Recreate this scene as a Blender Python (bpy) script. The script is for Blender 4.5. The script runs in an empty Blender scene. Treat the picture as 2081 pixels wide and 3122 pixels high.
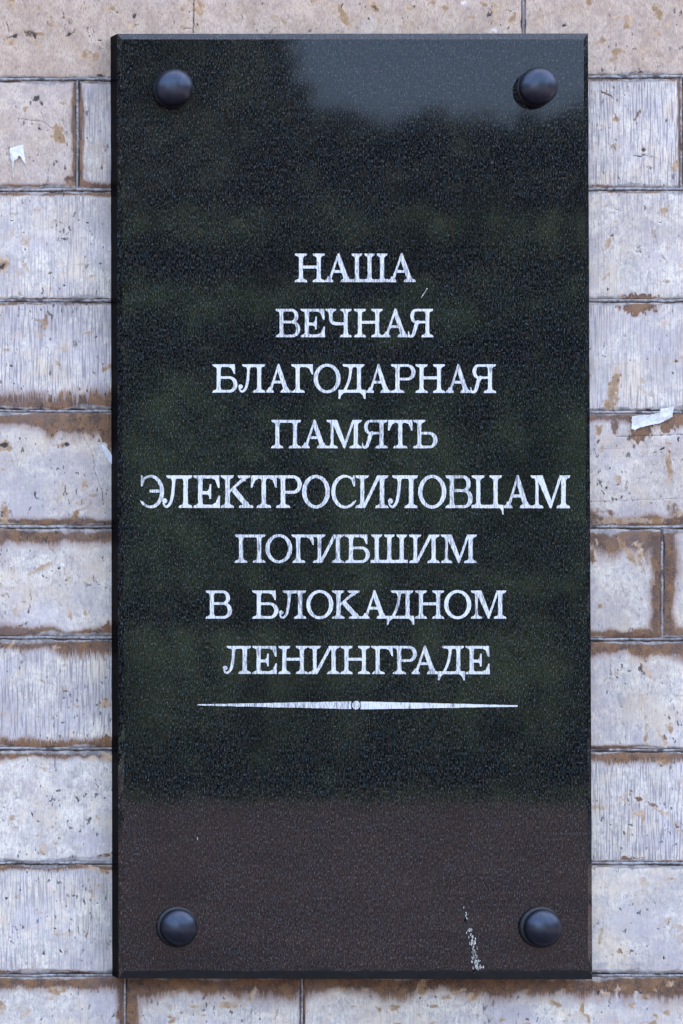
import bpy, math, random
import numpy as np
from mathutils import Vector

C = bpy.context.scene
COL = C.collection
random.seed(7)
rng = np.random.default_rng(11)

# ------------------------------------------------------------------ scale and camera
S = 0.00041            # metres per photograph pixel on the front face of the plaque
D = 2.6                # camera to plaque face
T = 0.036              # plaque face to wall face
CX = -0.95             # camera stands left of the plaque ...
CZ = (1561 - 2270) * S # ... and low, the plaque hangs above eye level
GROUND = CZ - 1.6

def at(px, py, dep=0.0):
    """point of the place at depth dep behind the plaque face that is seen at px, py"""
    k = (D + dep) / D
    x = CX + ((px - 1040.5) * S - CX) * k
    z = CZ + ((1561 - py) * S - CZ) * k
    return x, dep, z

cam_d = bpy.data.cameras.new('camera')
cam = bpy.data.objects.new('camera', cam_d)
COL.objects.link(cam)
cam.location = (CX, -D, CZ)
cam.rotation_euler = (math.radians(90), 0, 0)
cam_d.sensor_fit = 'VERTICAL'
cam_d.sensor_height = 36
cam_d.sensor_width = 24
fh = 3122 * S
cam_d.lens = 36 * D / fh
cam_d.shift_x = -CX / fh
cam_d.shift_y = -CZ / fh
cam_d.clip_start = 0.05
cam_d.clip_end = 2000
C.camera = cam

# ------------------------------------------------------------------ light
SUN_EL, SUN_AZ = math.radians(50), math.radians(25)   # sun stands behind the wall: the wall is in open shade
w = bpy.data.worlds.new('World'); C.world = w; w.use_nodes = True
nt = w.node_tree
bg = nt.nodes['Background']
sky = nt.nodes.new('ShaderNodeTexSky')
sky.sky_type = 'NISHITA'; sky.sun_disc = False
sky.sun_elevation = SUN_EL; sky.sun_rotation = SUN_AZ
sky.air_density = 1.0; sky.dust_density = 6.0; sky.ozone_density = 1.0
nt.links.new(sky.outputs[0], bg.inputs[0])
bg.inputs[1].default_value = 0.15
sd = bpy.data.lights.new('sun', 'SUN'); sd.energy = 2.4; sd.angle = math.radians(0.5); sd.color = (1, 0.95, 0.88)
so = bpy.data.objects.new('sun', sd); COL.objects.link(so)
sv = Vector((math.sin(SUN_AZ) * math.cos(SUN_EL), math.cos(SUN_AZ) * math.cos(SUN_EL), math.sin(SUN_EL)))
so.rotation_euler = sv.to_track_quat('Z', 'Y').to_euler()
so.location = (2, 4, 5)
C.view_settings.view_transform = 'Standard'
C.view_settings.look = 'None'
C.view_settings.gamma = 1
C.view_settings.exposure = 3.36
C.cycles.max_bounces = 6

# ------------------------------------------------------------------ helpers
def thing(name, label, cat, group=None):
    o = bpy.data.objects.new(name, None); COL.objects.link(o)
    o['label'] = label; o['category'] = cat
    if group: o['group'] = group
    return o

def link(name, me, mat=None, parent=None):
    o = bpy.data.objects.new(name, me); COL.objects.link(o)
    if mat is not None and not me.materials: me.materials.append(mat)
    if parent is not None: o.parent = parent
    return o

def mesh_np(name, verts, quads=None, tris=None, smooth=False):
    me = bpy.data.meshes.new(name)
    verts = np.asarray(verts, dtype=np.float32)
    nq = 0 if quads is None else len(quads); ntr = 0 if tris is None else len(tris)
    me.vertices.add(len(verts)); me.vertices.foreach_set('co', verts.ravel())
    loops = []
    if nq: loops.append(np.asarray(quads, dtype=np.int32).ravel())
    if ntr: loops.append(np.asarray(tris, dtype=np.int32).ravel())
    loops = np.concatenate(loops)
    me.loops.add(len(loops)); me.loops.foreach_set('vertex_index', loops)
    tot = np.concatenate([np.full(nq, 4, np.int32), np.full(ntr, 3, np.int32)])
    st = np.concatenate([[0], np.cumsum(tot)[:-1]]).astype(np.int32)
    me.polygons.add(len(tot)); me.polygons.foreach_set('loop_start', st); me.polygons.foreach_set('loop_total', tot)
    if smooth: me.polygons.foreach_set('use_smooth', np.ones(len(tot), dtype=bool))
    me.update(calc_edges=True); me.validate()
    return me

def hash2(ix, iy, seed):
    h = (ix.astype(np.int64) * 374761393 + iy.astype(np.int64) * 668265263 + seed * 2147483647) & 0xFFFFFFFF
    h = ((h ^ (h >> 13)) * 1274126177) & 0xFFFFFFFF
    return ((h ^ (h >> 16)) & 0xFFFFFF) / float(0xFFFFFF)

def vn(x, y, seed=0):
    x = np.asarray(x, float); y = np.asarray(y, float)
    x, y = np.broadcast_arrays(x, y)
    ix = np.floor(x); iy = np.floor(y); fx = x - ix; fy = y - iy
    fx = fx * fx * (3 - 2 * fx); fy = fy * fy * (3 - 2 * fy)
    a = hash2(ix, iy, seed); b = hash2(ix + 1, iy, seed); c = hash2(ix, iy + 1, seed); d = hash2(ix + 1, iy + 1, seed)
    return (a * (1 - fx) + b * fx) * (1 - fy) + (c * (1 - fx) + d * fx) * fy

def fbm(x, y, seed=0, o=4):
    s = 0; a = .5; t = 0
    for k in range(o):
        s = s + a * vn(x * 2 ** k + 17.3 * k, y * 2 ** k - 9.1 * k, seed + k); t += a; a *= .55
    return s / t

def sm(a, b, x):
    t = np.clip((x - a) / (b - a), 0, 1); return t * t * (3 - 2 * t)

# ---- node helpers
class NG:
    def __init__(s, name):
        s.m = bpy.data.materials.new(name); s.m.use_nodes = True
        s.t = s.m.node_tree; s.b = s.t.nodes['Principled BSDF']
    def n(s, kind, **kw):
        nd = s.t.nodes.new(kind)
        for k, v in kw.items(): setattr(nd, k, v)
        return nd
    def l(s, a, b): s.t.links.new(a, b)
    def put(s, inp, v):
        if isinstance(v, (int, float, tuple)): inp.default_value = v
        else: s.l(v, inp)
    def math(s, op, a, b=None, c=None, clamp=False):
        nd = s.n('ShaderNodeMath', operation=op, use_clamp=clamp)
        s.put(nd.inputs[0], a)
        if b is not None: s.put(nd.inputs[1], b)
        if c is not None: s.put(nd.inputs[2], c)
        return nd.outputs[0]
    def mix(s, f, a, b):
        nd = s.n('ShaderNodeMix', data_type='RGBA')
        s.put(nd.inputs['Factor'], f)
        for i, v in ((6, a), (7, b)):
            if isinstance(v, tuple): nd.inputs[i].default_value = (*v[:3], 1)
            else: s.l(v, nd.inputs[i])
        return nd.outputs[2]
    def ss(s, v, lo, hi):
        nd = s.n('ShaderNodeMapRange', interpolation_type='SMOOTHSTEP')
        s.put(nd.inputs[0], v); nd.inputs[1].default_value = lo; nd.inputs[2].default_value = hi
        return nd.outputs[0]
    def noise(s, scale, sc=(1, 1, 1), detail=3, rough=.55, loc=(0, 0, 0)):
        if not hasattr(s, 'tc'): s.tc = s.n('ShaderNodeTexCoord').outputs['Object'] if s.m.name != 'letter_paint' else s.n('ShaderNodeNewGeometry').outputs['Position']
        mp = s.n('ShaderNodeMapping'); mp.inputs['Scale'].default_value = sc; mp.inputs['Location'].default_value = loc
        s.l(s.tc, mp.inputs[0])
        nz = s.n('ShaderNodeTexNoise'); nz.inputs['Scale'].default_value = scale
        nz.inputs['Detail'].default_value = detail; nz.inputs['Roughness'].default_value = rough
        s.l(mp.outputs[0], nz.inputs['Vector'])
        return nz.outputs[0]
    def bump(s, h, strength, dist, prev=None):
        b = s.n('ShaderNodeBump'); b.inputs['Strength'].default_value = strength; b.inputs['Distance'].default_value = dist
        s.l(h, b.inputs['Height'])
        if prev is not None: s.l(prev, b.inputs['Normal'])
        return b.outputs[0]
    def col(s, v): s.put(s.b.inputs['Base Color'], v if not isinstance(v, tuple) else (*v, 1))
    def rough(s, v): s.put(s.b.inputs['Roughness'], v)
    def nrm(s, v): s.l(v, s.b.inputs['Normal'])

# ------------------------------------------------------------------ materials
def mat_stone():
    g = NG('weathered_limestone')
    A = g.n('ShaderNodeAttribute', attribute_name='mask_a'); B = g.n('ShaderNodeAttribute', attribute_name='mask_b')
    sa = g.n('ShaderNodeSeparateColor'); g.l(A.outputs['Color'], sa.inputs[0])
    sb = g.n('ShaderNodeSeparateColor'); g.l(B.outputs['Color'], sb.inputs[0])
    stain, tan, dark = sa.outputs; warm, tool, lum = sb.outputs
    streak = g.noise(1, (560, 1, 24), 2, .6)
    streak2 = g.noise(1, (900, 1, 90), 3, .7, (3, 0, 1))
    fine = g.noise(900, (1, 1, .5), 2, .7)
    mid = g.noise(70, (1, 1, .8), 4, .65)
    big = g.noise(14, (1, 1, 1), 3, .6)
    white = g.mix(g.ss(mid, .34, .66), (.57, .495, .42), (.80, .71, .565))
    med = g.noise(230, (1, 1, .6), 3, .7, (5, 5, 5))
    white = g.mix(g.math('MULTIPLY', g.ss(med, .50, .36), .6), white, (.36, .315, .30))
    fibre = g.noise(1, (700, 1, 200), 3, .75, (7, 0, 2))
    white = g.mix(g.math('MULTIPLY', g.ss(fibre, .50, .34), .7), white, (.36, .32, .335))
    white = g.mix(g.math('MULTIPLY', g.ss(fibre, .56, .70), .5), white, (.88, .83, .79))
    white = g.mix(g.math('MULTIPLY', g.ss(big, .45, .7), .5), white, (.56, .50, .515))
    beige = g.mix(g.ss(mid, .34, .66), (.46, .325, .225), (.61, .46, .33))
    beige = g.mix(g.math('MULTIPLY', g.ss(med, .50, .36), .45), beige, (.33, .235, .185))
    beige = g.mix(g.math('MULTIPLY', g.ss(fibre, .52, .36), .65), beige, (.27, .20, .165))
    beige = g.mix(g.math('MULTIPLY', g.ss(fibre, .58, .72), .5), beige, (.80, .70, .62))
    cream = g.ss(g.noise(22, (1, 1, .8), 4, .7, (8, 0, 2)), .50, .64)
    white = g.mix(g.math('MULTIPLY', cream, .6), white, (.72, .585, .42))
    lil = g.ss(g.noise(9, (1, 1, 1.3), 4, .7, (3, 0, 5)), .48, .62)
    white = g.mix(g.math('MULTIPLY', lil, .6), white, (.44, .39, .385))
    base = g.mix(warm, white, beige)
    base = g.mix(g.math('MULTIPLY', g.ss(g.noise(1, (330, 1, 330), 3, .8, (2, 0, 9)), .60, .68), .45), base, (.25, .215, .20))
    # tooling grooves are coloured darker
    groove = g.math('MULTIPLY', g.ss(streak, .53, .40), tool, clamp=True)
    base = g.mix(g.math('MULTIPLY', groove, .85), base, (.27, .24, .24))
    s2 = g.math('MULTIPLY', g.ss(streak2, .60, .72), .42)
    base = g.mix(s2, base, (.30, .27, .28))
    # brown weathering rim, ragged along the tooling
    sv_ = g.math('ADD', stain, g.math('MULTIPLY', g.math('SUBTRACT', streak, .5), g.math('MULTIPLY_ADD', tool, 1.1, .15)))
    sv_ = g.math('ADD', sv_, g.math('MULTIPLY', g.math('SUBTRACT', mid, .5), .7))
    sf = g.ss(sv_, .40, .66)
    brown = g.mix(g.ss(mid, .38, .64), (.056, .021, .009), (.19, .082, .025))
    brown = g.mix(g.math('MULTIPLY', g.ss(fine, .50, .72), .7), brown, (.36, .19, .07))
    brown = g.mix(g.math('MULTIPLY', g.ss(big, .5, .68), .5), brown, (.16, .10, .075))
    base = g.mix(g.math('MULTIPLY', g.ss(sv_, .10, .5), .5), base, (.30, .18, .125))
    stained = g.mix(g.math('MULTIPLY', sf, .93), base, brown)
    smf = g.ss(g.math('ADD', A.outputs['Alpha'], g.math('MULTIPLY', g.math('SUBTRACT', g.noise(1, (120, 1, 260), 3, .7, (6, 0, 3)), .5), 1.6)), .35, .6)
    stained = g.mix(g.math('MULTIPLY', smf, .75), stained, g.mix(g.ss(mid, .4, .6), (.19, .17, .16), (.40, .37, .345)))
    tanc = g.mix(g.ss(g.math('ADD', mid, g.math('MULTIPLY', tan, .12)), .46, .70), (.60, .42, .27), (.30, .17, .065))
    tf = g.ss(g.math('ADD', tan, g.math('ADD', g.math('MULTIPLY', g.math('SUBTRACT', fibre, .5), .9), g.math('MULTIPLY', g.math('SUBTRACT', mid, .5), .8))), .12, .75)
    stained = g.mix(g.math('MULTIPLY', tf, .85), stained, tanc)
    df = g.ss(g.math('ADD', dark, g.math('ADD', g.math('MULTIPLY', g.math('SUBTRACT', fibre, .5), 1.6), g.math('MULTIPLY', g.math('SUBTRACT', fine, .5), .5))), .30, .72)
    # natural pores
    pore = g.ss(g.noise(210, (1, 1, .55), 1, .5, (9, 0, 4)), .685, .73)
    porem = g.ss(g.noise(16, (1, 1, 1), 2, .6, (2, 0, 7)), .43, .58)
    pore2 = g.math('MULTIPLY', g.ss(g.noise(95, (1, 1, .45), 3, .75, (1, 0, 8)), .66, .71), g.ss(g.noise(11, (1, 1, 1), 2, .6, (8, 0, 1)), .46, .60))
    df = g.math('MAXIMUM', df, g.math('MULTIPLY', pore2, .75))
    df = g.math('MAXIMUM', df, g.math('MULTIPLY', g.math('MULTIPLY', pore, porem), .8))
    stained = g.mix(g.math('MULTIPLY', df, .92), stained, (.035, .03, .032))
    lm = g.n('ShaderNodeMix', data_type='RGBA', blend_type='MULTIPLY'); lm.inputs[0].default_value = 1
    g.l(stained, lm.inputs[6])
    cb = g.n('ShaderNodeCombineColor')
    for i in range(3): g.l(lum, cb.inputs[i])
    g.l(cb.outputs[0], lm.inputs[7])
    g.col(lm.outputs[2])
    g.rough(g.math('MULTIPLY_ADD', sf, -.25, .85))
    h = g.math('MULTIPLY_ADD', streak, g.math('MULTIPLY_ADD', tool, 1.0, .15), g.math('MULTIPLY', mid, .6))
    h = g.math('SUBTRACT', h, g.math('MULTIPLY', df, .8))
    n1 = g.bump(h, .8, .0014)
    g.nrm(g.bump(fine, .35, .0006, n1))
    return g.m

def mat_mortar():
    g = NG('joint_mortar')
    a = g.noise(1, (180, 1, 180), 4, .7); b = g.noise(28, detail=3)
    c = g.mix(g.ss(a, .36, .62), (.17, .155, .15), (.42, .395, .38))
    c = g.mix(g.math('MULTIPLY', g.ss(b, .46, .62), .75), c, (.17, .135, .12))
    c = g.mix(g.math('MULTIPLY', g.ss(g.noise(40, detail=4, loc=(4, 4, 4)), .56, .66), .85), c, (.045, .04, .04))
    g.col(c); g.rough(.95); g.nrm(g.bump(a, .8, .002)); return g.m

def mat_core():
    g = NG('wall_core'); a = g.noise(60); g.col(g.mix(a, (.30, .27, .25), (.42, .38, .35))); g.rough(1.0); return g.m

def mat_granite():
    g = NG('polished_black_granite')
    grain = g.noise(1, (640, 640, 270), 2, .8)
    grain2 = g.noise(1, (300, 300, 130), 2, .6, (5, 2, 1))
    tint = g.noise(1, (160, 160, 70), 2, .5, (1, 7, 3))
    cloud = g.noise(7, detail=3)
    c = g.mix(g.ss(grain, .40, .62), (.0006, .0006, .0007), (.0165, .0172, .0178))
    c = g.mix(g.math('MULTIPLY', g.ss(grain2, .50, .68), .55), c, (.027, .029, .031))
    c = g.mix(g.math('MULTIPLY', g.ss(tint, .52, .70), .45), c, (.030, .024, .017))
    c = g.mix(g.math('MULTIPLY', g.ss(tint, .46, .30), .45), c, (.010, .020, .026))
    fl = g.ss(grain, .585, .685)
    c = g.mix(g.math('MULTIPLY', fl, .85), c, (.12, .128, .135))
    dk = g.math('MULTIPLY', g.ss(cloud, .5, .65), .35)
    c = g.mix(dk, c, (.005, .005, .0055))
    g.col(c)
    g.rough(g.math('MULTIPLY_ADD', grain, .04, .022))
    g.b.inputs['IOR'].default_value = 1.5; g.b.inputs['Specular IOR Level'].default_value = .26
    g.nrm(g.bump(g.noise(9, detail=2), .05, .002))
    return g.m

def mat_paint():
    g = NG('letter_paint')
    rnd = g.math('MULTIPLY', g.n('ShaderNodeObjectInfo').outputs['Random'], .07)
    a = g.noise(1, (900, 900, 130), 3, .75); b = g.noise(1, (420, 420, 60), 2, .6, (3, 1, 2)); c0 = g.noise(30, detail=2)
    c = g.mix(g.ss(g.math('SUBTRACT', a, rnd), .33, .50), (.28, .282, .285), (.72, .705, .67))
    b = g.math('ADD', b, g.math('SUBTRACT', rnd, .02))
    wear = g.math('ADD', b, g.math('MULTIPLY', g.math('SUBTRACT', c0, .5), .35))
    c = g.mix(g.math('MULTIPLY', g.ss(wear, .61, .71), .75), c, (.09, .10, .12))
    g.col(c); g.rough(.7); g.nrm(g.bump(a, .4, .0004)); return g.m

def mat_rivet():
    g = NG('blackened_metal')
    a = g.noise(1, (160, 160, 60), 3, .6); b = g.noise(45, detail=3)
    g.col(g.mix(a, (.026, .030, .042), (.062, .070, .094)))
    g.b.inputs['Metallic'].default_value = .85
    g.rough(g.math('MULTIPLY_ADD', b, .2, .28)); g.nrm(g.bump(b, .12, .001)); return g.m

def mat_simple(name, c1, c2, scale, rough=.9, sc=(1, 1, 1)):
    g = NG(name); a = g.noise(scale, sc, 4, .65); g.col(g.mix(g.ss(a, .35, .65), c1, c2)); g.rough(rough)
    g.nrm(g.bump(a, .4, .01 / max(scale, 1))); return g.m

STONE, MORTAR, CORE, GRANITE, PAINT, RIVET = mat_stone(), mat_mortar(), mat_core(), mat_granite(), mat_paint(), mat_rivet()
def mat_honed():
    g = NG('honed_granite_side'); a = g.noise(1, (400, 400, 160), 3, .7)
    g.col(g.mix(g.ss(a, .4, .62), (.002, .0017, .002), (.007, .006, .007))); g.rough(.22); g.b.inputs['IOR'].default_value = 1.025
    return g.m
HONED = mat_honed()
EDGE_BLACK = mat_simple('edge_black', (.003, .003, .003), (.012, .010, .009), 120, .8)  # near-black colour for the bottom bevel
WASHER = mat_simple('rubber_washer', (.006, .006, .007), (.014, .013, .013), 200, .6)
PAPER = mat_simple('old_paper', (.56, .53, .47), (.84, .83, .80), 60)
PLASTER = mat_simple('white_plaster', (.68, .67, .66), (.82, .81, .79), 120)

# ------------------------------------------------------------------ the wall
LINES_L = [-780, -440, -99, 242, 580, 917, 1252, 1607, 1945, 2284, 2632, 2973, 3314, 3655, 3996]
LINES_R = [-787, -447, -106, 235, 577, 918, 1255, 1608, 1950, 2288, 2634, 2973, 3312, 3653, 3994]
def yline(i, x):
    t = (np.asarray(x, float) - 170) / 1760.
    return LINES_L[i] * (1 - t) + LINES_R[i] * t + 2.2 * (fbm(np.asarray(x, float) / 60., 3.7 + 0 * np.asarray(x, float), 50 + i, 3) - .5) * 2
XEND = (-1500, 3600)
JOINTS = {0: [-300, 900, 2300], 1: [-800, 100, 1100, 2000, 2900], 2: [-700, 1597, 2650], 3: [-520, 237, 1150, 2078, 2950],
          4: [-650, 620, 1500, 2420], 5: [-260, 880, 1700, 2600], 6: [-600, 500, 1380, 2350], 7: [-210, 940, 2020, 2900],
          8: [-560, 650, 1500, 2500], 9: [-300, 800, 1640, 2560], 10: [-620, 560, 1400, 2400], 11: [-520, 382, 922, 2300, 3100],
          12: [-100, 800, 1700, 2600], 13: [-600, 300, 1200, 2200]}
# per visible stone: warm, tool, lum, (rim widths top, right, bottom, left), corner growth
LOOK = {
 (2, 1): (1.0, .1, 1.0, (0, 4, 3, 0)), (2, 2): (.95, .1, 1.0, (0, 0, 5, 3)),
 (3, 1): (.62, .08, 1.0, (7, 17, 14, 0)), (3, 2): (.12, .45, 1.02, (9, 0, 18, 12)), (3, 3): (.0, .9, 1.06, (10, 10, 8, 0)), (3, 4): (.1, .5, 1, (6, 0, 6, 12)),
 (4, 1): (.05, .45, 1.05, (14, 0, 5, 0)), (4, 3): (.05, .3, 1.02, (8, 0, 8, 0)),
 (5, 1): (.0, 1.0, 1.08, (8, 0, 42, 0)), (5, 3): (.0, .6, 1.02, (7, 0, 4, 0)),
 (6, 1): (.12, .12, .97, (52, 20, 24, 0)), (6, 3): (.2, .1, .95, (30, 0, 38, 0)),
 (7, 1): (.10, .15, .97, (44, 5, 30, 0)), (7, 2): (.12, .1, .98, (74, 30, 26, 0)), (7, 3): (.25, .1, .93, (14, 0, 24, 34)),
 (8, 1): (.0, .85, 1.08, (34, 0, 22, 0)), (8, 3): (.08, .15, .98, (50, 0, 10, 0)),
 (9, 1): (.06, .15, 1.05, (26, 0, 4, 0)), (9, 3): (.0, .9, 1.08, (26, 0, 6, 0)),
 (10, 1): (.0, .55, 1.1, (16, 0, 12, 0)), (10, 3): (.1, .1, 1.0, (8, 0, 9, 0)),
 (11, 1): (.02, .2, 1.0, (36, 34, 0, 0)), (11, 2): (.0, .25, 1.02, (58, 8, 0, 34)), (11, 3): (.02, .2, 1.03, (58, 0, 0, 6)),
}
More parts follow.
